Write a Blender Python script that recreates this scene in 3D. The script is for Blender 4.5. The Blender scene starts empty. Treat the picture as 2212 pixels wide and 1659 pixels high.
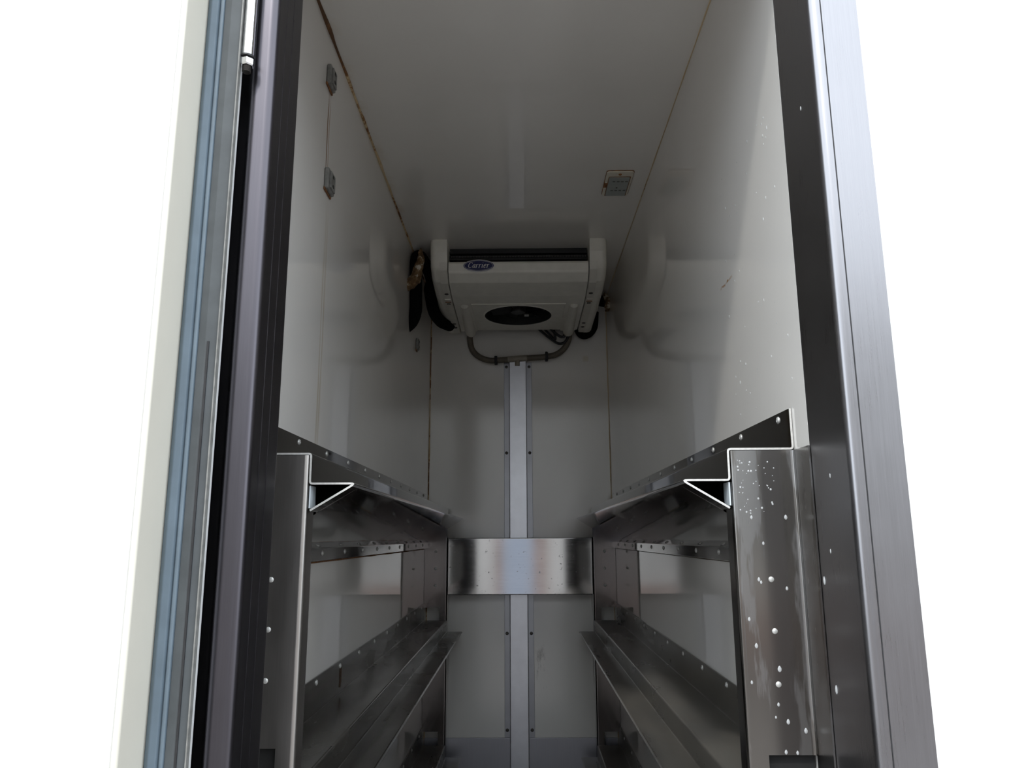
import bpy, bmesh, math, random
from mathutils import Matrix, Vector, noise

random.seed(7)
scene = bpy.context.scene
C = scene.collection
H = 1.6                      # camera height above the ground; all z below are relative to it
L, R = -.4335, .4165         # inner wall faces
YB = 3.54                    # back wall face
ZC, ZF = 1.138, -1.25        # ceiling and floor

# ------------------------------------------------------------------ camera, sky, sun, exposure
def rot(y, p, r):
    cy, sy, cp, sp, cr, sr = math.cos(y), math.sin(y), math.cos(p), math.sin(p), math.cos(r), math.sin(r)
    f = Vector((-sy*cp, cp*cy, sp)); rt = Vector((cy, sy, 0)); u = rt.cross(f)
    rt, u = rt*cr + u*sr, u*cr - rt*sr
    return Matrix((rt, u, -f)).transposed()
cam_d = bpy.data.cameras.new('camera'); cam = bpy.data.objects.new('camera', cam_d); C.objects.link(cam)
cam.matrix_world = Matrix.Translation((0, 0, H)) @ rot(.0119, .2002, -.0041).to_4x4()
cam_d.sensor_width = 36; cam_d.lens = 1633/2212*36; cam_d.clip_start = .02; cam_d.clip_end = 300
scene.camera = cam

w = bpy.data.worlds.new('sky'); scene.world = w; w.use_nodes = True
bg = w.node_tree.nodes['Background']
bg.inputs[0].default_value = (.86, .93, 1, 1); bg.inputs[1].default_value = 2.5

sun_d = bpy.data.lights.new('sun', 'SUN'); sun_d.energy = 1.45; sun_d.angle = math.radians(5); sun_d.color = (1, .97, .92)
sun = bpy.data.objects.new('sun', sun_d); C.objects.link(sun)
sun.location = (-3, -6, 9)
sun.rotation_euler = Vector((.30, 1, -1.2)).to_track_quat('-Z', 'Y').to_euler()

scene.view_settings.view_transform = 'Standard'; scene.view_settings.look = 'None'
scene.view_settings.exposure = .40; scene.view_settings.gamma = 1
scene.view_settings.use_curve_mapping = False
cy = scene.cycles
cy.use_denoising = True; cy.max_bounces = 14; cy.diffuse_bounces = 8; cy.glossy_bounces = 8
cy.sample_clamp_indirect = 8; cy.caustics_reflective = False; cy.caustics_refractive = False

# ------------------------------------------------------------------ materials
def nmat(name):
    m = bpy.data.materials.new(name); m.use_nodes = True
    nt = m.node_tree; b = nt.nodes['Principled BSDF']
    return m, nt, b
def N(nt, t, **k):
    n = nt.nodes.new(t)
    for a, v in k.items(): setattr(n, a, v)
    return n
def link(nt, a, b): nt.links.new(a, b)
def M_(nt, op, a, b=None, c=None):
    n = N(nt, 'ShaderNodeMath', operation=op)
    for i, v in enumerate((a, b, c)):
        if v is None: continue
        if isinstance(v, (int, float)): n.inputs[i].default_value = v
        else: link(nt, v, n.inputs[i])
    return n.outputs[0]
def ramp(nt, val, stops):
    r = N(nt, 'ShaderNodeValToRGB'); e = r.color_ramp.elements
    while len(e) < len(stops): e.new(.5)
    for el, (p, c) in zip(e, stops):
        el.position = p; el.color = (*c, 1) if len(c) == 3 else c
    link(nt, val, r.inputs[0]); return r.outputs[0]
def worldpos(nt):
    g = N(nt, 'ShaderNodeNewGeometry'); return g.outputs['Position']
def tex(nt, vec, scale, detail=4, rough=.55, stretch=None):
    if stretch:
        mp = N(nt, 'ShaderNodeMapping'); mp.inputs['Scale'].default_value = stretch; link(nt, vec, mp.inputs[0]); vec = mp.outputs[0]
    t = N(nt, 'ShaderNodeTexNoise'); t.inputs['Scale'].default_value = scale
    t.inputs['Detail'].default_value = detail; t.inputs['Roughness'].default_value = rough
    link(nt, vec, t.inputs['Vector']); return t.outputs['Fac']
def mix(nt, fac, a, b):
    m = N(nt, 'ShaderNodeMix', data_type='RGBA')
    for s, v in ((0, fac), (6, a), (7, b)):
        if isinstance(v, (int, float)): m.inputs[s].default_value = v
        elif isinstance(v, tuple): m.inputs[s].default_value = (*v, 1)
        else: link(nt, v, m.inputs[s])
    return m.outputs[2]
def bump(nt, b, h, strength=.1, dist=.001):
    n = N(nt, 'ShaderNodeBump'); n.inputs['Strength'].default_value = strength; n.inputs['Distance'].default_value = dist
    link(nt, h, n.inputs['Height']); link(nt, n.outputs[0], b.inputs['Normal'])

def plain(name, col, rough=.5, metal=0, var=.06, scale=30, spec=None, bmp=0):
    m, nt, b = nmat(name); p = worldpos(nt); t = tex(nt, p, scale)
    lo = tuple(c*(1-var) for c in col); hi = tuple(min(1, c*(1+var)) for c in col)
    link(nt, ramp(nt, t, [(.3, lo), (.7, hi)]), b.inputs['Base Color'])
    b.inputs['Roughness'].default_value = rough; b.inputs['Metallic'].default_value = metal
    if spec is not None: b.inputs['Specular IOR Level'].default_value = spec
    if bmp: bump(nt, b, t, bmp)
    return m

def steel(name, col=(.52, .51, .50), rough=.22, stretch=(1, 1, 60), var=.06, rvar=.06, bmp=.03, dirt=0, dirtcol=(.09, .065, .04), dscale=6):
    m, nt, b = nmat(name); p = worldpos(nt)
    g = tex(nt, p, 12, 3, .6, stretch); big = tex(nt, p, 5, 4)
    s = M_(nt, 'ADD', M_(nt, 'MULTIPLY', g, .5), M_(nt, 'MULTIPLY', big, .5))
    lo = tuple(c*(1-var) for c in col); hi = tuple(c*(1+var) for c in col)
    base = ramp(nt, s, [(.35, lo), (.65, hi)])
    r = M_(nt, 'ADD', M_(nt, 'MULTIPLY', M_(nt, 'SUBTRACT', s, .5), rvar*4), rough)
    met = 1.0
    if dirt:
        d = tex(nt, p, dscale, 4, .55, (1, .35, 1)); dm = ramp(nt, d, [(.60-dirt*.45, (0,)*3), (.85-dirt*.1, (1,)*3)])
        base = mix(nt, M_(nt, 'MULTIPLY', dm, .8), base, dirtcol)
        r = M_(nt, 'ADD', r, M_(nt, 'MULTIPLY', dm, .18))
        met = M_(nt, 'SUBTRACT', 1.0, M_(nt, 'MULTIPLY', dm, .7))
    link(nt, base, b.inputs['Base Color']); link(nt, r, b.inputs['Roughness'])
    if isinstance(met, float): b.inputs['Metallic'].default_value = met
    else: link(nt, met, b.inputs['Metallic'])
    if bmp: bump(nt, b, g, bmp, .0005)
    return m

RUSTY = (.20, .085, .03)
def wall_paint(name, col=(.80, .78, .745), rough=.03, marks=None):
    """glossy white fibreglass lining; marks(nt, x, y, z) -> list of (mask, colour)"""
    m, nt, b = nmat(name); p = worldpos(nt)
    t = tex(nt, p, 3, 5); f = tex(nt, p, 140, 2)
    base = ramp(nt, t, [(.3, tuple(c*.955 for c in col)), (.7, col)])
    specks = ramp(nt, f, [(.80, (0,)*3), (.83, (1,)*3)])
    base = mix(nt, M_(nt, 'MULTIPLY', specks, .35), base, (.2, .17, .12))
    if marks:
        s = N(nt, 'ShaderNodeSeparateXYZ'); link(nt, p, s.inputs[0])
        for mask, c in marks(nt, p, *s.outputs): base = mix(nt, mask, base, c)
    link(nt, base, b.inputs['Base Color'])
    b.inputs['Roughness'].default_value = rough; b.inputs['IOR'].default_value = 1.68
    bump(nt, b, tex(nt, p, 2.5, 2), .012, .004)
    return m
def band(nt, v, c, wdt):            # soft 1 inside |v-c|<wdt
    d = M_(nt, 'ABSOLUTE', M_(nt, 'SUBTRACT', v, c))
    n = N(nt, 'ShaderNodeMapRange', interpolation_type='SMOOTHSTEP'); link(nt, d, n.inputs[0])
    n.inputs[1].default_value = wdt; n.inputs[2].default_value = wdt*.35; n.inputs[3].default_value = 0; n.inputs[4].default_value = 1
    return n.outputs[0]
def mul(nt, *a):
    r = a[0]
    for v in a[1:]: r = M_(nt, 'MULTIPLY', r, v)
    return r
def marks_left(nt, p, x, y, z):
    wob = M_(nt, 'MULTIPLY', M_(nt, 'SUBTRACT', tex(nt, p, 5, 2, .5, (0, 0, 1)), .5), .030)
    yy = M_(nt, 'ADD', y, wob)
    run = M_(nt, 'ADD', yy, M_(nt, 'MULTIPLY', z, 0))
    out = []
    a = mul(nt, band(nt, run, 1.556, .0060), band(nt, z, H+.895, .13))
    a2 = mul(nt, band(nt, run, 1.570, .0045), band(nt, z, H+.895, .13))
    out += [(M_(nt, 'MULTIPLY', a, .85), (.24, .11, .035)), (M_(nt, 'MULTIPLY', a2, .6), (.36, .19, .06))]
    streak = tex(nt, p, 60, 2, .6, (1, 1, .03))
    b_ = mul(nt, band(nt, run, 1.585, .022), band(nt, z, H+.43, .36), ramp(nt, streak, [(.42, (0,)*3), (.6, (1,)*3)]))
    out += [(M_(nt, 'MULTIPLY', b_, .5), (.42, .31, .14))]
    c = mul(nt, band(nt, y, 1.565, .05), band(nt, z, H+.99, .03))
    return out
def marks_back(nt, p, x, y, z):
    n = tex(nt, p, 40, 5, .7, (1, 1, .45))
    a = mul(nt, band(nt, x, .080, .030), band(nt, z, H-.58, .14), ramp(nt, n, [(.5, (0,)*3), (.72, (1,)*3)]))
    b_ = mul(nt, band(nt, x, .312, .02), band(nt, z, H+.84, .02))
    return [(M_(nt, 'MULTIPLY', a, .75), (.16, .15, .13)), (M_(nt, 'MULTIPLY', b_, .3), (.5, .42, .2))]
def marks_right(nt, p, x, y, z):
    wob = M_(nt, 'MULTIPLY', M_(nt, 'SUBTRACT', tex(nt, p, 30, 2), .5), .012)
    a = mul(nt, band(nt, M_(nt, 'ADD', z, wob), H+.502, .0035), band(nt, y, 1.463, .055), ramp(nt, tex(nt, p, 80, 3), [(.38, (0,)*3), (.5, (1,)*3)]))
    return [(M_(nt, 'MULTIPLY', a, .9), (.42, .21, .07))]
def marks_ceil(nt, p, x, y, z):
    n = tex(nt, p, 7, 5, .7)
    a = mul(nt, band(nt, x, L, .035), ramp(nt, n, [(.45, (0,)*3), (.7, (1,)*3)]))
    return [(M_(nt, 'MULTIPLY', a, .35), (.5, .38, .18))]

def rusty_seal(name, amount):
    m, nt, b = nmat(name); p = worldpos(nt)
    t = tex(nt, p, 26, 6, .7); big = tex(nt, p, 3.2, 3, .5)
    s = N(nt, 'ShaderNodeSeparateXYZ'); link(nt, p, s.inputs[0])
    v = M_(nt, 'ADD', t, M_(nt, 'MULTIPLY', M_(nt, 'SUBTRACT', big, .5), .9))
    if amount > .5:      # heavier rust toward the door end of the seam
        v = M_(nt, 'ADD', v, M_(nt, 'MULTIPLY', band(nt, s.outputs[1], 1.35, .5), .22))
    c = ramp(nt, v, [(.0, (.66, .56, .40)), (.66-amount*.26, (.60, .46, .27)), (.74-amount*.26, (.24, .11, .04)), (.9-amount*.24, (.11, .055, .026))])
    link(nt, c, b.inputs['Base Color']); b.inputs['Roughness'].default_value = .75
    bump(nt, b, t, .6, .004); return m

MAT = dict(
    wall_left=wall_paint('white_lining_left', marks=marks_left),
    wall_right=wall_paint('white_lining_right', marks=marks_right),
    wall_back=wall_paint('white_lining_back', rough=.12, marks=marks_back),
    ceiling=wall_paint('white_lining_ceiling', rough=.035, marks=marks_ceil),
    body=plain('white_body_paint', (.86, .87, .87), .35, 0, .015, 2),
    cream=plain('ivory_gelcoat', (.68, .65, .565), .4, 0, .03, 8),
    rubber_blue=plain('blue_grey_rubber', (.12, .16, .195), .6, 0, .12, 18),
    rubber_grey=plain('grey_rubber', (.062, .070, .075), .65, 0, .15, 22),
    rubber_black=plain('black_rubber', (.018, .018, .02), .7, 0, .3, 60),
    steel=steel('stainless_steel', (.50, .49, .48), .16),
    shelf=steel('shelf_stainless_steel', (.165, .16, .155), .04, (1, .03, 1), rvar=.012, bmp=.003, dirt=.03),
    shelf_dirty=steel('stained_shelf_steel', (.15, .145, .135), .2, (1, .03, 1), bmp=.01, dirt=.42, dirtcol=(.07, .055, .035)),
    shelf_sunlit=steel('sunlit_shelf_steel', (.16, .155, .145), .22, (1, .03, 1), bmp=.01, dirt=.75, dirtcol=(.20, .182, .15)),  # paler stain colour on the right trays brings out the sunlit area
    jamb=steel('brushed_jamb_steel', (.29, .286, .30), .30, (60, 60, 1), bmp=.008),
    jamb_shaded=steel('shaded_jamb_steel', (.10, .094, .106), .36, (60, 60, 1), bmp=.01),  # darker copy of the jamb steel, hinge-side shade put into the colour
    edge=plain('raw_cut_edge', (.78, .77, .74), .45, .7, .1, 200),
    ring=plain('black_recess', (.008, .008, .008), .7, 0, .2, 50),
    post=steel('post_stainless_steel', (.42, .40, .38), .33, (40, 40, 1), bmp=.01),
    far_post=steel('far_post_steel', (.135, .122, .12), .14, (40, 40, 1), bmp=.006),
    bar=steel('scuffed_bar_steel', (.40, .39, .385), .075, (1, 1, 40), rvar=.02, bmp=.004, dirt=-.12, dscale=75, dirtcol=(.08, .07, .06)),
    rivet=plain('rivet_aluminium', (.62, .62, .60), .4, .45, .1, 200),
    alu=plain('anodised_channel', (.58, .59, .63), .34, .85, .04, 20),
    alu_dull=plain('dull_strip', (.34, .345, .37), .38, .8, .04, 20),
    pale_side=plain('pale_blue_grey', (.62, .68, .72), .5, 0, .05, 40),
    kick=steel('dull_kick_plate', (.33, .33, .36), .42, (40, 1, 1)),
    chrome=plain('chrome', (.85, .85, .86), .08, 1, .02, 50),
    ac=plain('evaporator_plastic', (.83, .81, .74), .42, 0, .04, 25),
    ac_in=plain('evaporator_inset_plastic', (.74, .72, .655), .5, 0, .05, 25),
    black=plain('black_plastic', (.012, .012, .013), .5, 0, .3, 40),
    coil=plain('coil_aluminium', (.16, .155, .15), .5, .6, .2, 80),
    foam_tube=plain('black_foam_insulation', (.005, .005, .005), .9, 0, .3, 90, spec=.08, bmp=.3),
    hose=plain('grey_brown_hose', (.13, .11, .085), .55, 0, .15, 40),
    tee=plain('hose_connector_plastic', (.30, .27, .22), .5, 0, .1, 60),
    badge_blue=plain('badge_blue', (.014, .018, .10), .25, 0, .05, 60),
    badge_white=plain('badge_white', (.70, .71, .72), .3, 0, .03, 60),
    lens=plain('grey_lens', (.34, .37, .36), .15, 0, .05, 60),
    led=plain('led_chip', (.05, .055, .05), .4, 0, .1, 100),
    lamp=plain('cream_lamp_plastic', (.72, .68, .58), .4, 0, .04, 60),
    rust_dark=plain('dark_rust', (.06, .032, .016), .85, 0, .5, 90),
    rust=plain('rust', RUSTY, .8, 0, .5, 90),
    dark_screw=plain('dark_screw', (.07, .065, .06), .4, .7, .2, 120),
    clip=plain('grey_clip_plastic', (.20, .20, .19), .55, 0, .25, 70),
    seal_heavy=rusty_seal('rust_stained_sealant', .72),
    seal_light=rusty_seal('yellowed_sealant', .12),
    floor=plain('dark_floor', (.07, .07, .075), .6, 0, .3, 60, bmp=.3),
    brick=plain('red_brick', (.36, .26, .225), .85, 0, .2, 3, bmp=.3), band_blue=plain('blue_grey_band', (.38, .43, .52), .5, 0, .05, 3), render=plain('grey_render', (.56, .545, .52), .8, 0, .1, 2), glass=plain('dark_glass', (.03, .035, .04), .05, 0, .1, 2),
    ground=plain('grey_paving', (.20, .185, .175), .8, 0, .25, 1.6, bmp=.4),
    sticker=plain('white_sticker', (.5, .5, .5), .5, 0, .03, 60),
)
def foam_mat():
    m, nt, b = nmat('expanding_foam'); p = worldpos(nt); t = tex(nt, p, 38, 5, .65)
    link(nt, ramp(nt, t, [(.25, (.04, .022, .010)), (.46, (.15, .085, .035)), (.56, (.24, .155, .08)), (.60, (.58, .53, .43)), (.8, (.66, .62, .53))]), b.inputs['Base Color'])
    b.inputs['Roughness'].default_value = .85; bump(nt, b, tex(nt, p, 70, 5), 1, .006); return m
MAT['foam'] = foam_mat()
def water_mat():
    m, nt, b = nmat('water'); b.inputs['Transmission Weight'].default_value = 1; b.inputs['IOR'].default_value = 1.33
    b.inputs['Transmission Weight'].default_value = 0; b.inputs['Alpha'].default_value = .45
    b.inputs['Roughness'].default_value = .03; b.inputs['Base Color'].default_value = (.8, .82, .83, 1); return m
MAT['water'] = water_mat()
def post_wet():
    """right-hand post: stainless with dried run-off streaks"""
    m, nt, b = nmat('water_streaked_steel'); p = worldpos(nt)
    t = tex(nt, p, 16, 5, .6, (1.6, 1, .22)); g = tex(nt, p, 12, 3, .6, (40, 40, 1))
    k = ramp(nt, t, [(.47, (0,)*3), (.51, (1,)*3)])
    link(nt, mix(nt, k, (.30, .295, .29), (.21, .198, .185)), b.inputs['Base Color'])
    b.inputs['Metallic'].default_value = 1
    link(nt, M_(nt, 'SUBTRACT', M_(nt, 'ADD', .27, M_(nt, 'MULTIPLY', M_(nt, 'SUBTRACT', g, .5), .02)), M_(nt, 'MULTIPLY', k, .10)), b.inputs['Roughness'])
    bump(nt, b, t, .012, .001); return m
MAT['post_wet'] = post_wet()

# ------------------------------------------------------------------ mesh helpers
class MB:
    def __init__(s): s.v = []; s.f = []
    def add(s, v, f):
        o = len(s.v); s.v += [Vector(q) for q in v]; s.f += [[o+i for i in q] for q in f]; return s
    def box(s, x0, x1, y0, y1, z0, z1):
        return s.add([(x, y, z) for x in (x0, x1) for y in (y0, y1) for z in (z0, z1)],
                     [(0, 1, 3, 2), (4, 6, 7, 5), (0, 4, 5, 1), (2, 3, 7, 6), (0, 2, 6, 4), (1, 5, 7, 3)])
    def prism(s, pts, a0, a1, axis):
        """pts: 2-D outline; extruded along axis (x: (y,z), y: (x,z), z: (x,y))"""
        def q(p, a): return {'x': (a, p[0], p[1]), 'y': (p[0], a, p[1]), 'z': (p[0], p[1], a)}[axis]
        n = len(pts)
        return s.add([q(p, a0) for p in pts] + [q(p, a1) for p in pts],
                     [list(range(n)), list(range(n, 2*n))] + [(i, (i+1) % n, n+(i+1) % n, n+i) for i in range(n)])
    def sheet(s, pts, t, a0, a1, axis):
        """bent sheet: open polyline with thickness t, extruded"""
        P = [Vector(p) for p in pts]; n = len(P); A = []; B = []
        for i in range(n):
            d1 = (P[i]-P[i-1]).normalized() if i else None; d2 = (P[i+1]-P[i]).normalized() if i < n-1 else None
            if d1 is None: d1 = d2
            if d2 is None: d2 = d1
            n1 = Vector((-d1.y, d1.x)); n2 = Vector((-d2.y, d2.x)); m = (n1+n2).normalized()
            k = t/2/max(.35, m.dot(n1)); A.append(P[i]+m*k); B.append(P[i]-m*k)
        def q(p, a): return {'x': (a, p[0], p[1]), 'y': (p[0], a, p[1]), 'z': (p[0], p[1], a)}[axis]
        v = [q(p, a) for a in (a0, a1) for W in (A, B) for p in W]
        f = []
        for i in range(n-1):
            f += [(i, i+1, n+i+1, n+i), (2*n+i, 2*n+i+1, 3*n+i+1, 3*n+i), (i, i+1, 2*n+i+1, 2*n+i), (n+i, n+i+1, 3*n+i+1, 3*n+i)]
        for i in (0, n-1): f.append((i, n+i, 3*n+i, 2*n+i))
        return s.add(v, f)
    def tube(s, path, r, n=12, cap=True):
        P = [Vector(p) for p in path]; k = len(P); rr = r if isinstance(r, (list, tuple)) else [r]*k
        up = Vector((0, 0, 1)); v = []
        t0 = (P[1]-P[0]).normalized(); a = t0.orthogonal().normalized()
        for i in range(k):
            t = (P[min(i+1, k-1)]-P[max(i-1, 0)]).normalized(); a = (a-t*a.dot(t)).normalized(); b = t.cross(a)
            v += [P[i]+(a*math.cos(q*2*math.pi/n)+b*math.sin(q*2*math.pi/n))*rr[i] for q in range(n)]
        f = [(i*n+q, i*n+(q+1) % n, (i+1)*n+(q+1) % n, (i+1)*n+q) for i in range(k-1) for q in range(n)]
        if cap: f += [list(range(n)), list(range((k-1)*n, k*n))]
        return s.add(v, f)
    def lathe(s, prof, n, origin, axis):
        """prof: (radius, height) along axis direction"""
        ax = Vector(axis).normalized(); a = ax.orthogonal().normalized(); b = ax.cross(a); o = Vector(origin); v = []; k = len(prof)
        for r, h in prof: v += [o+ax*h+(a*math.cos(q*2*math.pi/n)+b*math.sin(q*2*math.pi/n))*max(r, 1e-5) for q in range(n)]
        f = [(i*n+q, i*n+(q+1) % n, (i+1)*n+(q+1) % n, (i+1)*n+q) for i in range(k-1) for q in range(n)]
        f += [list(range(n)), list(range((k-1)*n, k*n))]
        return s.add(v, f)
def fillet(pts, r, n=4, cap=.0075):
    out = [Vector(pts[0])]; P = [Vector(p) for p in pts]
    for i in range(1, len(P)-1):
        a = (P[i-1]-P[i]); b = (P[i+1]-P[i]); rr = min(r, a.length*.45, b.length*.45); a = a.normalized(); b = b.normalized()
        ang = math.acos(max(-1, min(1, a.dot(b)))); d = min(rr/math.tan(ang/2), cap if ang < 1 else 9, (P[i-1]-P[i]).length*.45, (P[i+1]-P[i]).length*.45) if ang < 3.1 else 0
        if d <= 0: out.append(P[i]); continue
        for k in range(n+1):
            t = k/n; out.append((P[i]+a*d)*(1-t)**2 + P[i]*2*t*(1-t) + (P[i]+b*d)*t*t)
    out.append(P[-1]); return [tuple(p) for p in out]
def arc_path(ctrl, n=8):
    """Catmull-Rom through the control points"""
    P = [Vector(p) for p in ctrl]; P = [2*P[0]-P[1]] + P + [2*P[-1]-P[-2]]; o = []
    for i in range(1, len(P)-2):
        for k in range(n):
            t = k/n; a, b, c, d = P[i-1:i+3]
            o.append(.5*((2*b)+(c-a)*t+(2*a-5*b+4*c-d)*t*t+(3*b-a-3*c+d)*t**3))
    o.append(P[-2]); return o

WORLD = {}
def obj(name, mb, mat, parent=None, smooth=35, bevel=0, bevel_sel=None, mesh=None, loc=None):
    """link mb as ONE mesh object whose origin sits at the centre of its base"""
    if mesh is None:
        me = bpy.data.meshes.new(name); bm = bmesh.new()
        vs = [bm.verts.new(v) for v in mb.v]
        for f in mb.f:
            try: bm.faces.new([vs[i] for i in f])
            except ValueError: pass
        bmesh.ops.recalc_face_normals(bm, faces=bm.faces)
        if bevel:
            bm.edges.ensure_lookup_table()
            es = [e for e in bm.edges if (bevel_sel(e) if bevel_sel else (len(e.link_faces) == 2 and e.calc_face_angle(0) > .5))]
            bmesh.ops.bevel(bm, geom=es, offset=bevel, segments=3, profile=.5, affect='EDGES', clamp_overlap=True)
        xs = [v.co for v in bm.verts]
        o = Vector(((min(v.x for v in xs)+max(v.x for v in xs))/2, (min(v.y for v in xs)+max(v.y for v in xs))/2, min(v.z for v in xs)))
        for v in bm.verts: v.co -= o
        bm.to_mesh(me); bm.free()
        if smooth:
            for p in me.polygons: p.use_smooth = True
            me.set_sharp_from_angle(angle=math.radians(smooth))
        me.materials.append(MAT[mat])
    else: me = mesh; o = Vector(loc)
    ob = bpy.data.objects.new(name, me); C.objects.link(ob)
    if mb is not None and smooth and len(me.polygons) < 4000:
        wm = ob.modifiers.new('flat_faces', 'WEIGHTED_NORMAL'); wm.keep_sharp = True; wm.weight = 100
    wpos = o+Vector((0, 0, H)); WORLD[ob.name] = wpos
    if parent: ob.parent = parent; ob.location = wpos-WORLD[parent.name]
    else: ob.location = wpos
    return ob
def thing(name, loc, label, cat, group=None):
    o = bpy.data.objects.new(name, None); C.objects.link(o); o.empty_display_size = .05
    o.location = Vector(loc)+Vector((0, 0, H)); WORLD[o.name] = o.location.copy()
    return tag(o, label, cat, group)
def tag(o, label, cat, group=None):
    o['label'] = label; o['category'] = cat
    if group: o['group'] = group
    return o
def struct(o, label=None, cat=None):
    o['kind'] = 'structure'
    if label: o['label'] = label
    if cat: o['category'] = cat
    return o
def part_label(o, t): o['label'] = t; return o

# shared small fixings: mesh made once, placed many times
def fixing_mesh(name, prof, n, axis, mat):
    me = bpy.data.meshes.new(name); bm = bmesh.new(); mb = MB().lathe(prof, n, (0, 0, 0), axis)
    vs = [bm.verts.new(v) for v in mb.v]
    for f in mb.f: bm.faces.new([vs[i] for i in f])
    bmesh.ops.recalc_face_normals(bm, faces=bm.faces); bm.to_mesh(me); bm.free()
    for p in me.polygons: p.use_smooth = True
    me.set_sharp_from_angle(angle=math.radians(40)); me.materials.append(MAT[mat]); return me
dome = [(.0062, 0), (.0060, .0010), (.0046, .0024), (.0024, .0032), (.0024, .0022), (.0, .0020)]
RIV = {s: fixing_mesh('rivet_side', dome, 10, (s, 0, 0), 'rivet') for s in (1, -1)}
RIVF = fixing_mesh('rivet_front', [(.0042, 0), (.004, .0009), (.0028, .0018), (0, .002)], 12, (0, -1, 0), 'rivet')
RIVF_OPEN = fixing_mesh('rivet_front_open', [(.0062, 0), (.006, .001), (.0045, .0022), (.0026, .0026), (.0022, .001), (0, .0005)], 12, (0, -1, 0), 'rivet')
SCREW = fixing_mesh('screw_front', [(.0075, 0), (.0072, .0018), (.005, .0035), (.0028, .0036), (.0024, .0016), (0, .0014)], 12, (0, -1, 0), 'dark_screw')

# ------------------------------------------------------------------ the setting
T = .06
floor = struct(obj('floor', MB().box(L-T, R+T, 1.0, YB+T, ZF-.08, ZF), 'floor'), 'dark floor of the truck body', 'floor')
struct(obj('ceiling', MB().box(L-T, R+T, 1.07, YB+T, ZC, ZC+T), 'ceiling'), 'glossy off-white ceiling of the truck body', 'ceiling')
struct(obj('wall_left', MB().box(L-T, L, 1.07, YB+T, ZF, ZC), 'wall_left'), 'glossy white lining wall with rust runs below grey clips', 'wall')
struct(obj('wall_right', MB().box(R, R+T, 1.094, YB+T, ZF, ZC), 'wall_right'), 'glossy white lining wall beside the streaked steel post', 'wall')
struct(obj('wall_back', MB().box(L, R, YB, YB+T, ZF, ZC), 'wall_back'), 'off-white end wall behind the cooling unit and cable channel', 'wall')
YF = .962                         # outer face of the body
front = struct(obj('wall_front', MB().box(R+.066, 2.1, YF+.003, YF+.11, -1.42, 1.3), 'body'), 'white outer body panel beside the steel door jamb', 'wall')
struct(obj('wall_front', MB().box(-2.1, L-.02, YF+.06, YF+.115, -1.42, 1.3), 'body'), 'white outer body panel behind the opened door', 'wall')
struct(obj('ground', MB().box(-40, 40, -40, 40, -1.7, -1.6), 'ground'), 'paved ground outside the truck', 'ground')

# unseen building added behind the viewer to cut horizon light and reflect in steel
bld = thing('added_building', (0, -10, -1.6), 'added unseen building that blocks horizon light and reflects in the steel', 'building'); bld['kind'] = 'structure'
obj('rendered_wall', MB().box(-14, 14, -15, -9, -1.6, 3.2), 'render', bld)
obj('plinth', MB().box(-14, -1.0, -9, -8.9, -1.6, -.95).box(1.0, 14, -9, -8.9, -1.6, -.95), 'brick', bld)
obj('flat_roof', MB().box(-14.2, 14.2, -15.2, -8.8, 3.2, 3.5), 'render', bld)
for bx in (-10, -6.4, -2.8, 2.6, 6.2, 9.8):
    wn = obj('window', MB().box(bx-.8, bx+.8, -9.02, -8.97, -.3, 1.3), 'render', bld)
    obj('pane', MB().box(bx-.7, bx+.7, -8.97, -8.96, -.2, 1.2), 'glass', wn)
dr = obj('added_blue_band', MB().box(-.40, .24, -9.02, -8.95, -1.6, .6), 'band_blue', bld)  # blue panel and pink sides added for the bands mirrored in the cross bar
obj('added_pink_bands', MB().box(-.54, -.40, -9.02, -8.93, -1.6, .72).box(.24, .50, -9.02, -8.93, -1.6, .72).box(-.40, .24, -9.02, -8.93, .6, .72), 'brick', dr)

# kick plate at the foot of the end wall
struct(obj('baseboard_back', MB().box(L+.001, R-.001, YB-.006, YB, ZF, -.856), 'kick', bevel=.002), 'dull grey metal kick plate along the end wall', 'kick plate')

# seams: sealant beads in the corners
def bead(mb, path, r0, seed, n=8):
    P = arc_path(path, 60); rr = [r0*(.75+.9*max(0, noise.noise((p[1]*9+seed, p[2]*9, seed)))) for p in P]
    return mb.tube([(p[0]+.0012*noise.noise((p[1]*14, p[2]*14, seed)), p[1], p[2]) for p in P], rr, n)
struct(obj('trim_1', bead(MB(), [(L+.001, 1.09, ZC-.001), (L+.001, 2.2, ZC-.001), (L+.001, YB, ZC-.001)], .0052, 3), 'seal_heavy'), 'rust-stained sealant seam between ceiling and wall', 'seam')
struct(obj('trim_2', bead(MB(), [(R-.001, 1.1, ZC-.001), (R-.001, 2.2, ZC-.001), (R-.001, YB, ZC-.001)], .0014, 5), 'seal_light'), 'clean cream sealant seam between ceiling and wall', 'seam')
struct(obj('trim_3', bead(MB(), [(L+.001, YB-.001, ZF), (L+.001, YB-.001, 0), (L+.001, YB-.001, ZC)], .0034, 8), 'seal_heavy'), 'dark-spotted sealant seam in the corner by the cut-out', 'seam')
struct(obj('trim_4', bead(MB(), [(R-.001, YB-.001, ZF), (R-.001, YB-.001, 0), (R-.001, YB-.001, ZC)], .0026, 11), 'seal_light'), 'yellowed sealant seam in the corner of the end wall', 'seam')

# right jamb: folded stainless, face on the body panel then round the corner into the reveal
jr = fillet([(R+.068, YF), (R+.0017, YF), (R+.0017, 1.097)], .012, 6)
struct(obj('trim_5', MB().sheet(jr, .003, -1.42, 1.05, 'z'), 'jamb'), 'wide bent stainless steel door jamb beside the white body panel', 'door jamb')
# fine fold lines on its face
struct(obj('trim_6', MB().box(R+.016, R+.0172, YF-.0022, YF-.0012, -1.42, 1.05), 'rubber_black'), 'thin dark joint line on the wide steel jamb', 'joint line')
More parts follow.
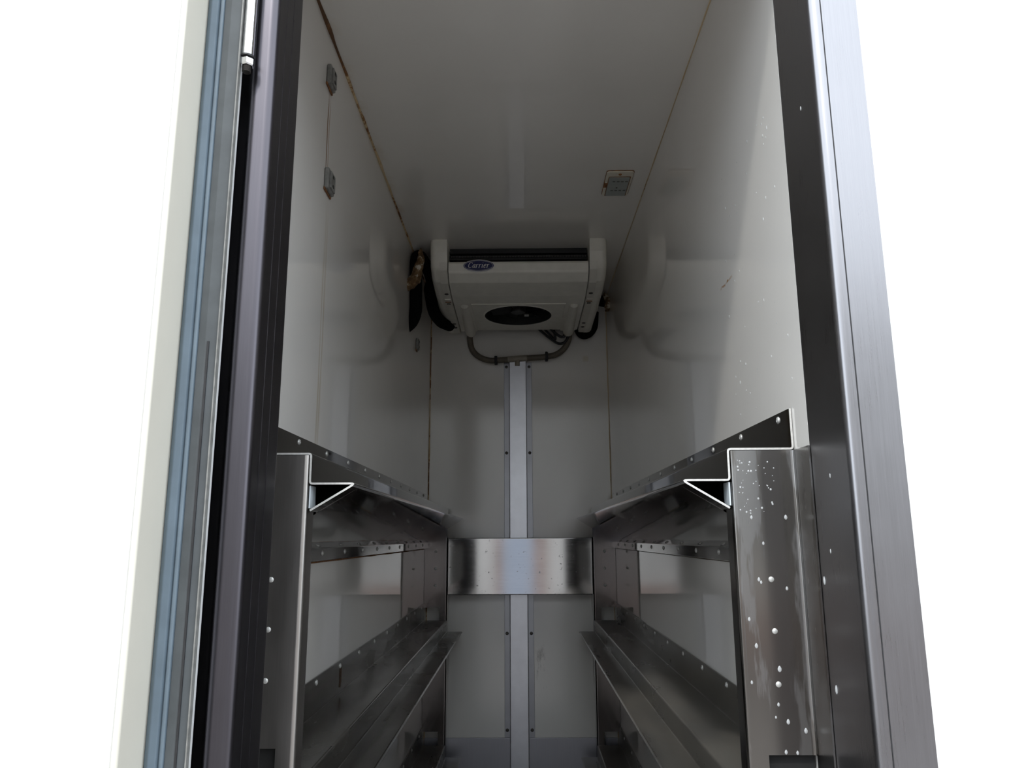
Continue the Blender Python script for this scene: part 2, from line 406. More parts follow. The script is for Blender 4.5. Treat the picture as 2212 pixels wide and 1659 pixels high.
# left jamb: reveal stands proud of the lining, steps back where the door hinges
JX = -.351
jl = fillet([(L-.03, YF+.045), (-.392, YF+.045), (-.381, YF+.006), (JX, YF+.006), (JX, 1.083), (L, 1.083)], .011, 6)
struct(obj('trim_7', MB().sheet(jl, .003, -1.42, 1.05, 'z'), 'jamb_shaded'), 'stainless steel hinge-side door jamb with rounded bright nose', 'door jamb')
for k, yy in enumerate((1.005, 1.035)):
    struct(obj('trim_%d' % (8+k), MB().prism(fillet([(JX+.001, yy-.003), (JX+.0022, yy), (JX+.001, yy+.003), (JX+.001, yy-.003)], .001, 2)[:-1], -1.42, 1.05, 'z'), 'jamb_shaded'), 'slim pressed rib in the hinge-side steel reveal', 'rib')
# header over the opening
hd = fillet([(YF, 1.20), (YF, 1.008), (1.08, 1.014), (1.083, ZC)], .012, 5)
struct(obj('trim_10', MB().sheet(hd, .003, L-.05, R+.068, 'x'), 'jamb'), 'stainless steel header over the door opening', 'door header')
struct(obj('trim_11', MB().box(L-T, R+T, YF+.004, 1.07, ZC-.02, ZC+.10), 'body'), 'white roof edge above the door header', 'roof edge')

# ------------------------------------------------------------------ the opened door, folded back flat
YD = .945
door = thing('door_1', (-.9, .93, -1.35), 'opened white insulated door with ivory edge and blue-grey seal', 'door'); door['kind'] = 'structure'
XS = -.443
obj('outer_skin', MB().box(-1.36, -.398, YD+.004, YD+.03, -1.35, 1.15), 'body', door, bevel=.003)
plug = [(-1.30, .879), (XS-.006, .879), (XS, .886), (XS, YD+.004), (-1.30, YD+.004)]
obj('inner_panel', MB().prism(plug, -1.32, 1.12, 'z'), 'body', door, smooth=20)
obj('edge_moulding', MB().sheet(fillet([(XS-.0035, .8775), (XS+.0018, .8795), (XS+.0018, YD+.002)], .003, 3), .003, -1.32, 1.12, 'z'), 'cream', door)
g = obj('gasket', MB().prism(fillet([(XS+.0035, YD+.003), (XS+.0035, YD-.006), (XS+.010, YD-.011), (XS+.018, YD-.008), (XS+.0195, YD-.003), (XS+.0205, YD-.003), (XS+.021, YD-.006), (XS+.0255, YD-.006), (XS+.026, YD-.002), (XS+.026, YD+.003), (XS+.0035, YD+.003)], .003, 3)[:-1], -1.34, 1.14, 'z'), 'rubber_blue', door)
g2 = obj('gasket_lip', MB().prism(fillet([(XS+.026, YD+.003), (XS+.026, YD-.003), (XS+.036, YD-.0045), (XS+.051, YD-.001), (XS+.0515, YD+.003), (XS+.026, YD+.003)], .001, 2)[:-1], -1.34, 1.14, 'z'), 'rubber_grey', door)
obj('groove', MB().prism([(XS+.0385, YD-.0052), (XS+.041, YD-.0050), (XS+.041, YD-.003), (XS+.0385, YD-.003)], -1.34, .25, 'z'), 'rubber_black', g2)
obj('edge_bead', MB().box(XS+.0505, XS+.0522, YD-.004, YD+.004, -1.34, 1.14), 'clip', door)

# chrome hinge rod in the gap beside the door
rod = thing('hinge_rod', (-.3835, .951, .640), 'chrome hinge rod with hexagon nut beside the door seal', 'hinge rod')
HB = (-.3835, .951, 0)
obj('rod', MB().lathe([(.0085, .668), (.0085, .713), (.0082, .715), (.0085, .717), (.0085, 1.04)], 20, HB, (0, 0, 1)), 'chrome', rod)
obj('nut', MB().lathe([(.0085, .652), (.0098, .654), (.0098, .662), (.0085, .665)], 6, HB, (0, 0, 1)), 'chrome', rod, smooth=20)
obj('washer', MB().lathe([(.0096, .6655), (.0096, .6680)], 20, HB, (0, 0, 1)), 'black', rod)
obj('thread', MB().lathe([(.0056+.0007*(i % 2), .6430+i*.0009) for i in range(12)], 14, HB, (0, 0, 1)), 'dark_screw', rod)

# ------------------------------------------------------------------ stainless shelf trays
UD, UT, TH = .1015, .173, .0030           # ledge width, lip reach, sheet thickness
def tray(side, zl, zf, y0, y1, mat, label, nri, front=False):
    X = (lambda u: L+u) if side < 0 else (lambda u: R-u)
    s = -side                               # inward direction of x
    zlip = zl-.047; zw = zlip-UT*.6
    t = thing('shelf_tray', (X(.08), (y0+y1)/2, zw-.026), label, 'shelf', 'folded steel shelf trays')
    pr = fillet([(X(.0025), zf), (X(.0025), zl), (X(UD), zl), (X(UD), zlip), (X(UT), zlip), (X(.003), zw), (X(.003), zw-.027)], .0045, 4)
    if front:                               # the near end is cut clear of the post
        short = fillet([(X(.0025), zf), (X(.0025), zl), (X(UD), zl), (X(UD), zlip), (X(UT), zlip), (X(UD+.002), zlip-(UT-UD-.002)*.6)], .0045, 4)
        part_label(obj('cut_edge', MB().sheet(short, TH, y0-.0010, y0, 'y'), 'edge', t), 'bright raw cut edge of the folded sheet')
        obj('folded_sheet', MB().sheet(short, TH, y0, y0+.042, 'y').sheet(pr, TH, y0+.042, y1, 'y'), mat, t)
    else: obj('folded_sheet', MB().sheet(pr, TH, y0, y1, 'y'), mat, t)
    # riveted wall strips
    y = y0+(.05 if front else .012)
    for k in range(nri):
        yy = y+.21*k
        if yy > y1-.03: break
        obj('rivet', None, None, t, mesh=RIV[s], loc=(X(.0038), yy, zf-.011))
        obj('rivet', None, None, t, mesh=RIV[s], loc=(X(.0043), yy, zw-.012))
    return t
def rust_bits(t, z, ys):
    for yy, h, w_ in ys: obj('rust_run', MB().box(L+.0040, L+.0048, yy-w_, yy+w_, z-h, z), 'rust_dark', t, bevel=.0003)
trays = []
Y1 = 3.4486
for side, y0, nm in ((-1, 1.19, 'rust-run wall'), (1, 1.155, 'wall beside the water-streaked post')):
    y0r = y0
    trays.append(tray(side, .131, .193, y0, Y1, 'shelf', 'topmost folded stainless steel shelf tray on the %s' % nm, 11, True))
    trays.append(tray(side, -.357, -.2835, y0+.038, Y1, 'shelf_dirty' if side < 0 else 'shelf_sunlit', 'middle stained steel shelf tray below the topmost on the %s' % nm, 11))
    trays.append(tray(side, -.866, -.792, y0+.038, Y1, 'shelf_dirty' if side < 0 else 'shelf_sunlit', 'lowest steel shelf tray near the floor on the %s' % nm, 11))

rust_bits(trays[1], -.292, ((1.873, .050, .006), (1.882, .042, .003)))
obj('rust_line', bead(MB(), [(L+.0022, 1.25, -.0495), (L+.0022, 2.2, -.0495), (L+.0022, 3.4, -.0495)], .0020, 21), 'rust', trays[0])
obj('rust_line', bead(MB(), [(R-.0022, 1.25, -.0495), (R-.0022, 2.2, -.0495), (R-.0022, 3.4, -.0495)], .0008, 23), 'rust_dark', trays[3])
# ------------------------------------------------------------------ corner posts
def post(side, y0, depth, mat, label, front):
    X = (lambda u: L+u) if side < 0 else (lambda u: R-u)
    t = thing('shelf_post', (X(.05), y0+depth/2, ZF), label, 'post', 'steel shelf posts')
    top = .1285
    un = .0705                                # notch reaches from the wall to here
    edge = UD-.0030 if front else UD
    zs = [ZF]
    mb = MB()
    full = fillet([(X(.001), y0), (X(edge), y0), (X(edge), y0+depth)], .007, 5)
    if front and side > 0: full = fillet([(X(.0018), y0-.062), (X(.0018), y0), (X(edge), y0), (X(edge), y0+depth)], .007, 5)
    cut = fillet([(X(un), y0), (X(edge), y0), (X(edge), y0+depth)], .007, 5)
    for zl in (-.866, -.357):
        mb.sheet(full, .0024, zs[-1], zl, 'z'); mb.sheet(cut, .0024, zl, zl+.055, 'z')
        if front and side > 0: mb.sheet([(X(.0018), y0-.062), (X(.0018), y0-.002)], .0024, zl, zl+.055, 'z')
        zs.append(zl+.055)
    if front: mb.sheet(full, .0024, zs[-1], top, 'z')
    else: mb.sheet(full, .0024, zs[-1], .0, 'z')
    if not front:                              # head of the far post is cut to the slope of the tray
        mb.prism([(X(.034), .0), (X(edge), .0), (X(edge), .0395)], y0-.0012, y0+.0012, 'y')
    if front:
        obj('dark_cavity_fill', MB().box(min(X(.003), X(edge-.003)), max(X(.003), X(edge-.003)), y0+.010, y0+depth, ZF, .01), 'ring', t)  # black box stands in for the dark inside the hollow post
        part_label(obj('pale_strip', MB().box(min(X(UD-.0010), X(UD+.0012)), max(X(UD-.0010), X(UD+.0012)), y0+.004, y0+.034, .046, .081), 'pale_side', t), 'pale blue-grey strip beside the post')  # pale strip along the side of the post
    obj('channel', mb, mat, t)
    for z in (-.062, -.135, -.208):
        obj('rivet', None, None, t, mesh=RIVF if front else RIVF_OPEN, loc=(X(.050), y0-.0012, z))
    return t
post(-1, 1.188, .036, 'post', 'clean steel channel post behind the hinge-side jamb', True)
pw = post(1, 1.153, .036, 'post_wet', 'water-streaked steel channel post behind the wide jamb', True)
post(-1, 3.450, .05, 'far_post', 'far steel post by the dark-spotted corner seam', False)
post(1, 3.450, .05, 'far_post', 'far steel post by the yellowed corner seam', False)

# cross bar between the far posts
bar = tag(obj('cross_bar', MB().sheet(fillet([(3.50, -.0035), (3.4545, -.0035), (3.4545, -.2475), (3.50, -.2475)], .003, 3), .0024, L+UD+.004, R-UD-.004, 'x'), 'bar'),
          'scuffed shiny steel cross bar between the far posts', 'cross bar')

# water drops on the near post and lining
def drop(mb, c, n_, r, stretch):
    n_ = Vector(n_); a = Vector((0, 0, 1)); b = n_.cross(a); v = []; f = []; nu, nv = 10, 4
    for i in range(nv+1):
        ph = i/nv*math.pi/2
        for q in range(nu):
            th = q*2*math.pi/nu; rad = r*math.cos(ph)
            dz = math.sin(th)*rad*stretch; taper = 1-.35*max(0, math.sin(th)) if stretch > 1.3 else 1
            v.append(Vector(c)+b*(math.cos(th)*rad*taper)+a*dz+n_*(math.sin(ph)*r*.55))
    for i in range(nv):
        for q in range(nu): f.append((i*nu+q, i*nu+(q+1) % nu, (i+1)*nu+(q+1) % nu, (i+1)*nu+q))
    mb.add(v, f+[list(range(nu)), list(range(nv*nu, nv*nu+nu))])
dm = MB(); rng = random.Random(4)
for i in range(46):                             # fine drops near the head of the post
    drop(dm, (R-UD+.012+.055*rng.random()**1.4, 1.1517, .118-.085*rng.random()), (0, -1, 0), .0006+.0011*rng.random(), 1.1)
for u, z, r in ((.073, .028, .002), (.022, .028, .0025), (.058, -.01, .0018), (.068, -.062, .0022), (.065, -.066, .0018), (.028, -.075, .002), (.078, -.155, .0025), (.086, -.118, .002), (.052, -.235, .002), (.040, -.258, .0026), (.047, -.187, .003), (.016, -.27, .0026), (.057, -.252, .0014), (.088, -.205, .0018), (.046, -.298, .0022), (.03, -.299, .002)):
    drop(dm, (R-u, 1.1517, z), (0, -1, 0), r, 1.5)
o = obj('water_drops', dm, 'water', pw); o['kind'] = 'stuff'; part_label(o, 'clear water drops on the steel')
dw = MB()
for i in range(45):
    drop(dw, (R-.0002, 1.14+.32*rng.random()**1.6, .22+.52*rng.random()), (-1, 0, 0), .0007+.0010*rng.random(), 1+1.6*rng.random())
for yy, z, r in ((1.03, .08, .0016), (1.07, -.20, .003), (1.05, -.02, .0016), (1.08, -.06, .003), (1.02, .62, .0018)):
    drop(dw, (R+.0001, yy, z), (-1, 0, 0), r, 2)
o = obj('water_drops', dw, 'water'); o['kind'] = 'stuff'; tag(o, 'small water drops on the white lining near the wide jamb', 'water drops')

# ------------------------------------------------------------------ cooling unit under the ceiling
AX0, AX1, PX0, PX1 = -.350, .338, -.280, .267
ac = thing('evaporator_unit', (-.007, 3.12, .93), 'off-white cooling unit with round fan hung under the ceiling', 'cooling unit')
prof = fillet([(2.766, ZC-.001), (2.768, 1.085), (2.785, 1.025), (2.84, .988), (2.98, .966), (3.15, .957), (3.475, .952)], .03, 4) + [(3.475, ZC-.001)]
for side, xo, xi in ((-1, AX0, PX0-.003), (1, AX1, PX1+.003)):
    def sel(e, xo=xo):
        a, b = e.verts; return abs(a.co.x-xo) < 1e-5 and abs(b.co.x-xo) < 1e-5 and not (a.co.z > ZC-.01 and b.co.z > ZC-.01) and not (a.co.y > 3.47 and b.co.y > 3.47)
    ck = obj('side_cheek', MB().prism(prof, min(xo, xi), max(xo, xi), 'x'), 'ac', ac, smooth=40, bevel=.032, bevel_sel=sel)
    # inset strip with screws along the inner edge of the cheek
    xa, xb = (xi-.030, xi-.002) if side < 0 else (xi+.002, xi+.030)
    st = [(2.776, 1.046), (2.787, 1.0195), (2.842, .9835), (2.98, .9625), (3.15, .9535), (3.45, .9485)]
    obj('inset_strip', MB().sheet(fillet(st, .02, 3), .003, xa, xb, 'x'), 'ac_in', ck)
    for yy, zz in ((2.93, .9685), (3.03, .9595), (3.30, .9500), (3.36, .9490)):
        obj('screw_pocket', MB().lathe([(.0085, 0), (.0085, .0022), (.005, .0024), (.004, .0008), (0, .0006)], 12, ((xa+xb)/2, yy, zz), (0, 0, -1)), 'dark_screw', ck)
    obj('pocket_rib', MB().box(xa+.002, xb-.002, 2.975, 2.988, .9590, .9640), 'ac', ck, bevel=.001)
    obj('pocket_lip', MB().box(xa+.002, xb-.002, 3.005, 3.010, .9575, .9610), 'rust', ck)
# dark core that fills the housing behind the panel and coil
obj('housing', MB().box(PX0, PX1, 2.90, 3.02, 1.0, ZC-.001).box(PX0, PX1, 3.40, 3.45, .985, ZC-.001).box(PX0, PX1, 3.02, 3.40, 1.085, ZC-.001), 'black', ac)
# front panel: rounded lip, then the shallow belly back to the fan plate
FX0, FX1, FY0, FY1 = -.206, .191, 3.04, 3.45
pp = fillet([(2.905, 1.052), (2.798, 1.054), (2.792, 1.046), (2.794, 1.012), (2.835, .984), (2.95, .966), (FY0, .962)], .02, 4)
fp = obj('front_panel', MB().sheet(pp, .004, PX0+.001, PX1-.001, 'x'), 'ac', ac)
for a, b in ((PX0+.001, FX0), (FX1, PX1-.001)):
    obj('belly_panel', MB().sheet([(FY0-.002, .962), (FY1, .957)], .004, a, b, 'x'), 'ac', ac)
# fan plate with a real round hole
fc = Vector((-.010, 3.208)); fr = .143; mb = MB(); n = 48; v = []
zpl = .961
def sq(th):
    d = Vector((math.cos(th), math.sin(th)))
    k = min(((FX1-fc.x) if d.x > 0 else (fc.x-FX0))/max(1e-6, abs(d.x)), ((FY1-fc.y) if d.y > 0 else (fc.y-FY0))/max(1e-6, abs(d.y)))
    return fc+d*k
ths = sorted(set([q*2*math.pi/n for q in range(n)] + [math.atan2(y-fc.y, x-fc.x) % (2*math.pi) for x in (FX0, FX1) for y in (FY0, FY1)]))
k = len(ths); rings = []
for z_, fn in ((zpl, sq), (zpl, lambda t: fc+Vector((math.cos(t), math.sin(t)))*(fr+.008)), (zpl-.004, lambda t: fc+Vector((math.cos(t), math.sin(t)))*(fr+.004)), (zpl-.002, lambda t: fc+Vector((math.cos(t), math.sin(t)))*fr), (zpl+.07, lambda t: fc+Vector((math.cos(t), math.sin(t)))*(fr-.004))):
    v += [(*fn(t), z_) for t in ths]
mb.add(v, [(i*k+q, i*k+(q+1) % k, (i+1)*k+(q+1) % k, (i+1)*k+q) for i in range(4) for q in range(k)])
obj('fan_plate', mb, 'ac', ac)
rg = MB(); rg.add([(fc.x+math.cos(t)*r_, fc.y+math.sin(t)*r_, z_) for r_, z_ in ((fr+.0035, zpl-.0042), (fr-.001, zpl-.0030), (fr-.0055, zpl+.075)) for t in ths], [(i*k+q, i*k+(q+1) % k, (i+1)*k+(q+1) % k, (i+1)*k+q) for i in range(2) for q in range(k)])
obj('fan_ring', rg, 'ring', ac)
obj('plate_border', MB().box(FX0, FX1, FY0-.003, FY0+.002, .956, .9615).box(FX0, FX0+.004, FY0, FY1, .956, .9615).box(FX1-.004, FX1, FY0, FY1, .956, .9615), 'ac', ac, bevel=.001)
fan = obj('fan', MB().lathe([(.142, 1.012), (.142, 1.016)], 32, (fc.x, fc.y, 0), (0, 0, 1)).lathe([(.030, .972), (.034, .978), (.034, 1.012)], 20, (fc.x, fc.y, 0), (0, 0, 1)), 'black', ac)
for q in range(7):
    a = q*2*math.pi/7; v = []
    for r_ in (.032, .065, .10, .132):
        for s_ in (-1, 1):
            th = a+.30*s_+r_*1.5; v.append((fc.x+math.cos(th)*r_, fc.y+math.sin(th)*r_, .990+.010*s_))
    v += [(x, y, z+.002) for x, y, z in v]
    obj('fan_blade', MB().add(v, [(2*i, 2*i+1, 2*i+3, 2*i+2) for i in range(3)] + [(8+2*i, 9+2*i, 11+2*i, 10+2*i) for i in range(3)] + [(0, 1, 9, 8), (6, 7, 15, 14)] + [(2*i+e, 2*i+2+e, 10+2*i+e, 8+2*i+e) for i in range(3) for e in (0, 1)]), 'black', fan)
obj('sticker', MB().box(.018, .038, 3.232, 3.262, .9700, .9712), 'sticker', fan)
for x in (-.236, .226):
    pth = [(x, FY0+.006, .972), (x, FY0+.02, .966), (x, 3.30, .960), (x, 3.46, .956), (x, 3.485, .957), (x, 3.494, .962)]
    obj('drain_cover', MB().tube(pth, [.010, .020, .024, .0255, .021, .012], 16), 'ac', ac)
# coil behind the front slot
coil = obj('coil', MB().box(PX0, PX1, 2.868, 2.90, 1.04, ZC-.001), 'black', ac)
for z in (1.072, 1.098):
    obj('coil_tube', MB().tube([(PX0, 2.858, z), (PX1, 2.858, z)], .0048, 10), 'black', coil)
    m_ = MB(); x = PX0+.006
    while x < PX1-.006: m_.box(x, x+.0022, 2.851, 2.866, z-.0032, z+.0032); x += .0062
    o = obj('fin_row', m_, 'coil', coil, smooth=0); o['kind'] = 'stuff'
for z in (1.060, 1.085, 1.112):
    obj('coil_rail', MB().box(PX0, PX1, 2.845, 2.868, z-.0035, z+.0035), 'black', coil)
# maker's badge
bc = Vector((-.161, 2.788, 1.036)); ba, bb = .0615, .0245
def oval(a, b, y0, y1, n=40): return MB().prism([(bc.x+a*math.cos(t*2*math.pi/n), bc.z+b*math.sin(t*2*math.pi/n)) for t in range(n)], y0, y1, 'y')
badge = part_label(obj('badge', oval(ba, bb, 2.7868, 2.792), 'badge_white', ac, smooth=30), 'oval badge with a white rim')
part_label(obj('badge_field', oval(ba*.955, bb*.89, 2.7860, 2.789), 'badge_blue', badge, smooth=30), 'dark blue badge field')
obj('badge_ring', MB().tube([(bc.x+ba*.90*math.cos(t*2*math.pi/48), 2.7858, bc.z+bb*.78*math.sin(t*2*math.pi/48)) for t in range(49)], .0005, 5, False), 'badge_white', badge)
# lettering: slanted serif strokes, thick and thin, drawn letter by letter
def lettering():
    """each letter: list of strokes, each stroke a list of (x, y, half-width); x-height 1, caps 1.45"""
    h, th = .115, .045
    Lr = [
     (1.22, [[(1.0, 1.12, th), (.93, 1.32, th), (.74, 1.45, th), (.46, 1.40, .07), (.20, 1.12, h), (.10, .72, h), (.16, .34, h), (.38, .06, .07), (.64, .0, th), (.86, .10, th), (1.0, .30, th)], [(1.0, 1.10, .03), (1.03, 1.42, .05)]]),
     (.88, [[(.62, .86, .05), (.46, .98, th), (.24, .82, .09), (.10, .46, h), (.16, .12, .09), (.30, .02, th), (.46, .18, th), (.62, .56, .06)], [(.66, .98, .09), (.60, .50, h), (.60, .14, .09), (.70, .03, th), (.86, .20, th)]]),
     (.80, [[(.02, .86, th), (.18, .94, .06), (.20, .60, h), (.20, .0, h)], [(.20, .58, th), (.38, .86, .05), (.54, .96, .08), (.62, .84, .08)], [(.06, .0, .04), (.36, .0, .04)]]),
     (.80, [[(.02, .86, th), (.18, .94, .06), (.20, .60, h), (.20, .0, h)], [(.20, .58, th), (.38, .86, .05), (.54, .96, .08), (.62, .84, .08)], [(.06, .0, .04), (.36, .0, .04)]]),
     (.58, [[(.02, .86, th), (.18, .94, .06), (.20, .60, h), (.20, .14, h), (.28, .02, th), (.42, .14, th)], [(.20, 1.30, .11), (.22, 1.38, .11)]]),
     (.82, [[(.12, .50, .04), (.44, .60, .05), (.62, .76, .08), (.56, .94, .06), (.40, .98, .05), (.18, .76, h), (.10, .40, h), (.20, .08, .09), (.40, .0, .05), (.66, .20, th)]]),
     (.70, [[(.02, .86, th), (.18, .94, .06), (.20, .60, h), (.20, .0, h)], [(.20, .58, th), (.38, .86, .05), (.54, .96, .08), (.62, .84, .08)], [(.06, .0, .04), (.36, .0, .04)]])]
    mb = MB(); s = .0150; W_ = sum(a for a, _ in Lr)*1.04; x0 = -W_/2-.12
    for adv, strokes in Lr:
        for st in strokes:
            P = arc_path([(p[0], p[1], p[2]) for p in st], 5); v = []; m = len(P)
            for i in range(m):
                a = P[max(0, i-1)]; b = P[min(m-1, i+1)]; t = Vector((b.x-a.x, b.y-a.y)).normalized(); nn = Vector((-t.y, t.x))
                for sg in (1, -1):
                    lx = P[i].x+nn.x*P[i].z*sg+x0; ly = P[i].y+nn.y*P[i].z*sg
                    v.append((bc.x+(lx+ly*.27)*s*.90, 2.7853, bc.z+(ly-.60)*s))
            nv = len(v); v += [(x, 2.7862, z) for x, _, z in v]
            f = []
            for i in range(m-1):
                f += [(2*i, 2*i+1, 2*i+3, 2*i+2), (nv+2*i, nv+2*i+1, nv+2*i+3, nv+2*i+2), (2*i, 2*i+2, nv+2*i+2, nv+2*i), (2*i+1, 2*i+3, nv+2*i+3, nv+2*i+1)]
            mb.add(v, f)
        x0 += adv*1.04
    return mb
part_label(obj('lettering', lettering(), 'badge_white', badge, smooth=0), 'white slanted lettering reading Carrier')

# ------------------------------------------------------------------ drain hose and cables below the unit
hose = thing('drain_hose', (-.01, 3.505, .82), 'curved grey-brown drain hose looping below the cooling unit', 'hose')
hp = arc_path([(-.238, 3.48, .966), (-.242, 3.502, .93), (-.231, 3.508, .880), (-.198, 3.510, .846), (-.150, 3.510, .828), (-.09, 3.510, .829), (-.02, 3.510, .834), (.06, 3.510, .839), (.122, 3.510, .844), (.172, 3.510, .856), (.210, 3.508, .886), (.231, 3.502, .930), (.229, 3.48, .966)], 14)
obj('hose_tube', MB().tube(hp, [.0135+.0008*(i % 2) for i in range(len(hp))], 12), 'hose', hose)
obj('tee_connector', MB().tube([(-.062, 3.510, .8315), (.03, 3.510, .8375)], .0152, 14).tube([(-.016, 3.510, .834), (-.016, 3.510, .800)], .012, 12), 'tee', hose)
for x, z, dz in ((-.118, .8285, .026), (.124, .8445, .030)):
    obj('hose_clip', MB().box(x-.007, x+.007, 3.492, 3.539, z-.018, z+.018).box(x-.006, x+.006, 3.528, 3.539, z+.016, z+dz), 'rubber_black', hose, bevel=.003)
part_label(obj('wire_bundle', MB().tube(arc_path([(.06, 3.43, .985), (.11, 3.49, .955), (.15, 3.50, .925), (.185, 3.50, .905), (.215, 3.49, .915), (.235, 3.47, .955), (.24, 3.44, .985)], 8), .0062, 8)
      .tube(arc_path([(.09, 3.43, .985), (.135, 3.48, .950), (.165, 3.49, .922), (.160, 3.48, .960), (.15, 3.44, .985)], 8), .0055, 8)
      .tube(arc_path([(.12, 3.43, .985), (.17, 3.47, .945), (.205, 3.48, .935), (.225, 3.46, .985)], 8), .007, 8), 'black', ac),
      'black wires drooping from under the unit')
part_label(obj('insulated_pipe', MB().tube(arc_path([(.262, 3.43, .975), (.285, 3.48, .945), (.32, 3.495, .945), (.352, 3.50, .985), (.36, 3.50, 1.06)], 8), .017, 12), 'foam_tube', ac),
      'short black insulated pipe curling behind the unit')
tag(obj('insulated_pipe', MB().tube(arc_path([(.330, 3.40, 1.075), (.365, 3.40, 1.085), (.392, 3.41, 1.085), (.430, 3.42, 1.085)], 8), .026, 14), 'foam_tube'),
    'black insulated pipe stub from the cooling unit into the clean wall', 'pipe')

def lumpy(path, radii, seed, amp, n=18):
    mb = MB(); mb.tube(arc_path(path, 7), arc_r(radii, 7), n)
    for v in mb.v:
        d = Vector((noise.noise(v*45+Vector((seed, 0, 0))), noise.noise(v*45+Vector((0, seed, 0))), noise.noise(v*45+Vector((0, 0, seed)))))
        e = Vector((noise.noise(v*130), noise.noise(v*130+Vector((9, 0, 0))), noise.noise(v*130+Vector((0, 7, 0)))))
        v += d*amp+e*amp*.5
    return mb
def arc_r(rr, n): return [p.x for p in arc_path([(r, 0, i) for i, r in enumerate(rr)], n)]
tag(obj('foam_blob', lumpy([(.392, 3.385, 1.115), (.404, 3.38, 1.09), (.408, 3.385, 1.055), (.405, 3.40, 1.035)], [.006, .014, .016, .006], 4, .005), 'foam'),
    'small cream blob of sealing foam around the pipe stub', 'foam')
tag(obj('insulated_pipe', MB().tube(arc_path([(-.3785, 3.20, 1.05), (-.3785, 3.02, 1.082), (-.394, 2.875, 1.100), (-.405, 2.815, 1.082), (-.4085, 2.815, 1.02), (-.408, 2.825, .93), (-.4095, 2.835, .87), (-.424, 2.845, .830), (-.452, 2.855, .806)], 8), .0245, 16), 'foam_tube'),
    'thick black insulated pipe bending down into the rust-run wall', 'pipe')
part_label(obj('insulated_pipe', MB().tube(arc_path([(-.345, 2.955, 1.03), (-.374, 3.00, 1.022), (-.378, 3.07, .995), (-.372, 3.13, .955), (-.352, 3.22, .938), (-.325, 3.34, .952)], 8), [.026]*41, 16), 'foam_tube', ac),
    'black insulated pipe tucked along the flank')
tag(obj('foam_blob', lumpy([(-.437, 2.782, .935), (-.424, 2.775, .955), (-.405, 2.775, .985), (-.391, 2.775, 1.03), (-.386, 2.780, 1.075), (-.390, 2.79, 1.108)], [.008, .018, .022, .016, .012, .004], 2, .007), 'foam'),
    'ragged brown and white blob of sealing foam on the thick pipe', 'foam')

# ------------------------------------------------------------------ cable channel on the end wall
ch = thing('cable_channel', (-.014, YB-.01, -1.05), 'pale metal cable channel running down the end wall', 'cable channel')
obj('backing_strip', MB().box(-.080, .052, YB-.004, YB-.0002, -.856, .823), 'alu_dull', ch, bevel=.0012)
obj('channel_cover', MB().sheet(fillet([(-.0545, YB-.005), (-.0545, YB-.030), (.0255, YB-.030), (.0255, YB-.005)], .003, 3), .002, ZF, .832, 'z').box(-.0535, .0245, YB-.029, YB-.005, .829, .831), 'alu', ch)
for z in (.801, .388, -.421, -.825):
    for x in (-.0685, .0400): obj('screw', None, None, ch, mesh=SCREW, loc=(x, YB-.004, z))

# ------------------------------------------------------------------ ceiling lamp
lx0, lx1, ly0, ly1 = .278, .364, 2.216, 2.386
def rrect(x0, x1, y0, y1, r, n=5): 
    o = []
    for cx, cy_, a in ((x1-r, y1-r, 0), (x0+r, y1-r, 90), (x0+r, y0+r, 180), (x1-r, y0+r, 270)):
        o += [(cx+r*math.cos(math.radians(a+90*i/n)), cy_+r*math.sin(math.radians(a+90*i/n))) for i in range(n+1)]
    return o
lamp = thing('ceiling_light', ((lx0+lx1)/2, (ly0+ly1)/2, ZC-.009), 'small cream framed ceiling light with grey lens', 'ceiling light')
obj('rust_line', MB().prism(rrect(lx0-.0016, lx1+.0016, ly0-.0016, ly1+.0016, .010), ZC-.0025, ZC-.0002, 'z'), 'rust', lamp)
obj('base', MB().prism(rrect(lx0, lx1, ly0, ly1, .009), ZC-.006, ZC-.0004, 'z'), 'lamp', lamp, bevel=.0015)
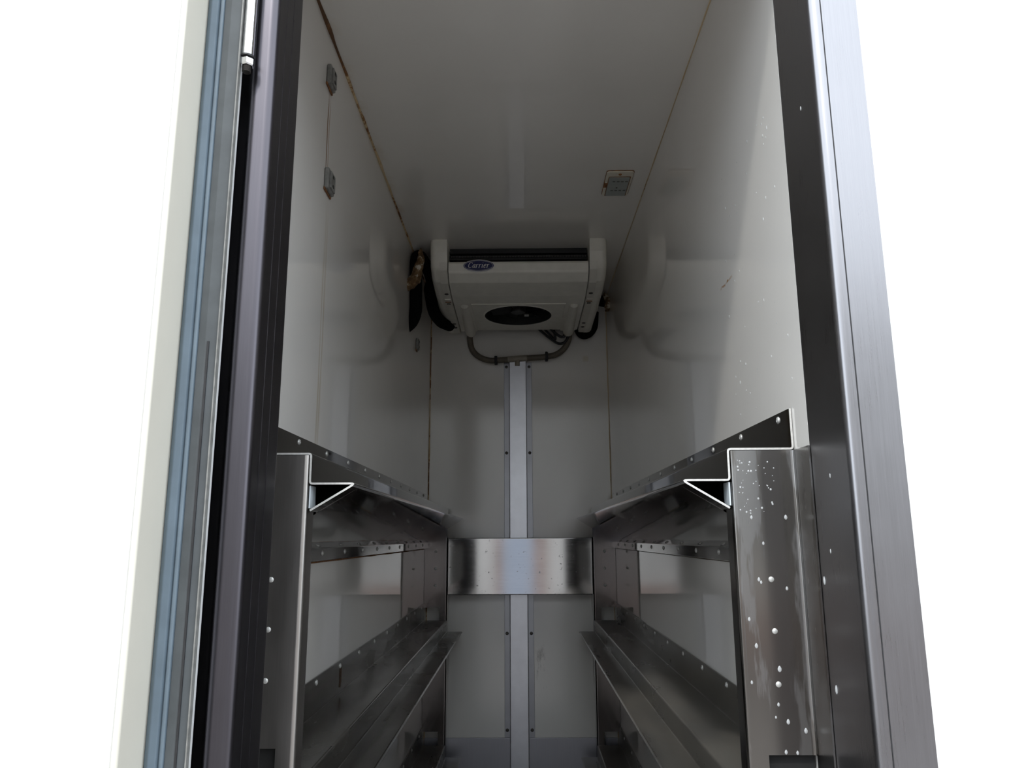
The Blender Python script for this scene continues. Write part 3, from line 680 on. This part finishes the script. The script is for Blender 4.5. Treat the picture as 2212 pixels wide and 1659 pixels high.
obj('lens_edge', MB().prism(rrect(lx0+.0085, lx1-.0065, ly0+.031, ly1-.002, .003), ZC-.0068, ZC-.004, 'z'), 'rust', lamp)
lens = obj('lens', MB().prism(rrect(lx0+.0105, lx1-.0085, ly0+.0335, ly1-.0045, .003), ZC-.0085, ZC-.004, 'z'), 'lens', lamp, bevel=.0015)
for r_, yy in enumerate((ly0+.058, ly0+.122)):
    for i in range(4): obj('led', MB().box(lx0+.024+i*.0135, lx0+.033+i*.0135, yy, yy+.006, ZC-.0090, ZC-.0080), 'led', lens)
obj('lens_screw', MB().lathe([(.003, 0), (.0026, .0015), (0, .0016)], 10, (lx0+.042, ly0+.105, ZC-.0083), (0, 0, -1)), 'led', lens)
obj('screw', MB().lathe([(.0052, 0), (.005, .002), (.003, .0034), (0, .0032)], 12, (lx0+.043, ly0+.0150, ZC-.0058), (0, 0, -1)), 'rust', lamp)
obj('side_catch', MB().box(lx0-.002, lx0+.009, ly0+.075, ly0+.108, ZC-.0072, ZC-.002), 'rust', lamp, bevel=.002)

# ------------------------------------------------------------------ grey clips on the wall
def clip(y, z, dy, dz, t, label):
    g_ = thing('wall_clip', (L+t/2, y, z-dz/2), label, 'clip', 'grey clips on the wall')
    obj('clip_body', MB().box(L+.0005, L+t, y-dy/2, y+dy/2, z-dz/2, z+dz/2), 'clip', g_, bevel=.0035)
    obj('clip_plate', MB().box(L+t-.001, L+t+.0035, y-dy*.30, y+dy*.38, z-dz*.40, z+dz*.40), 'clip', g_, bevel=.0015)
    for s_ in (-.22, .22): obj('clip_slot', MB().box(L+t+.003, L+t+.0045, y-.004, y+.005, z+dz*s_-.003, z+dz*s_+.003), 'black', g_)
    obj('rust_edge', MB().box(L+.0003, L+.004, y-dy/2-.002, y+dy/2+.002, z-dz/2-.004, z-dz/2+.002), 'rust', g_, bevel=.0012)
clip(1.548, 1.028, .046, .048, .011, 'weathered grey wall clip nearest the rusty ceiling seam')
clip(1.572, .785, .052, .050, .011, 'grey wall clip halfway down the rust run')
clip(3.040, .787, .030, .050, .010, 'small dark grey wall clip below the thick black pipe')
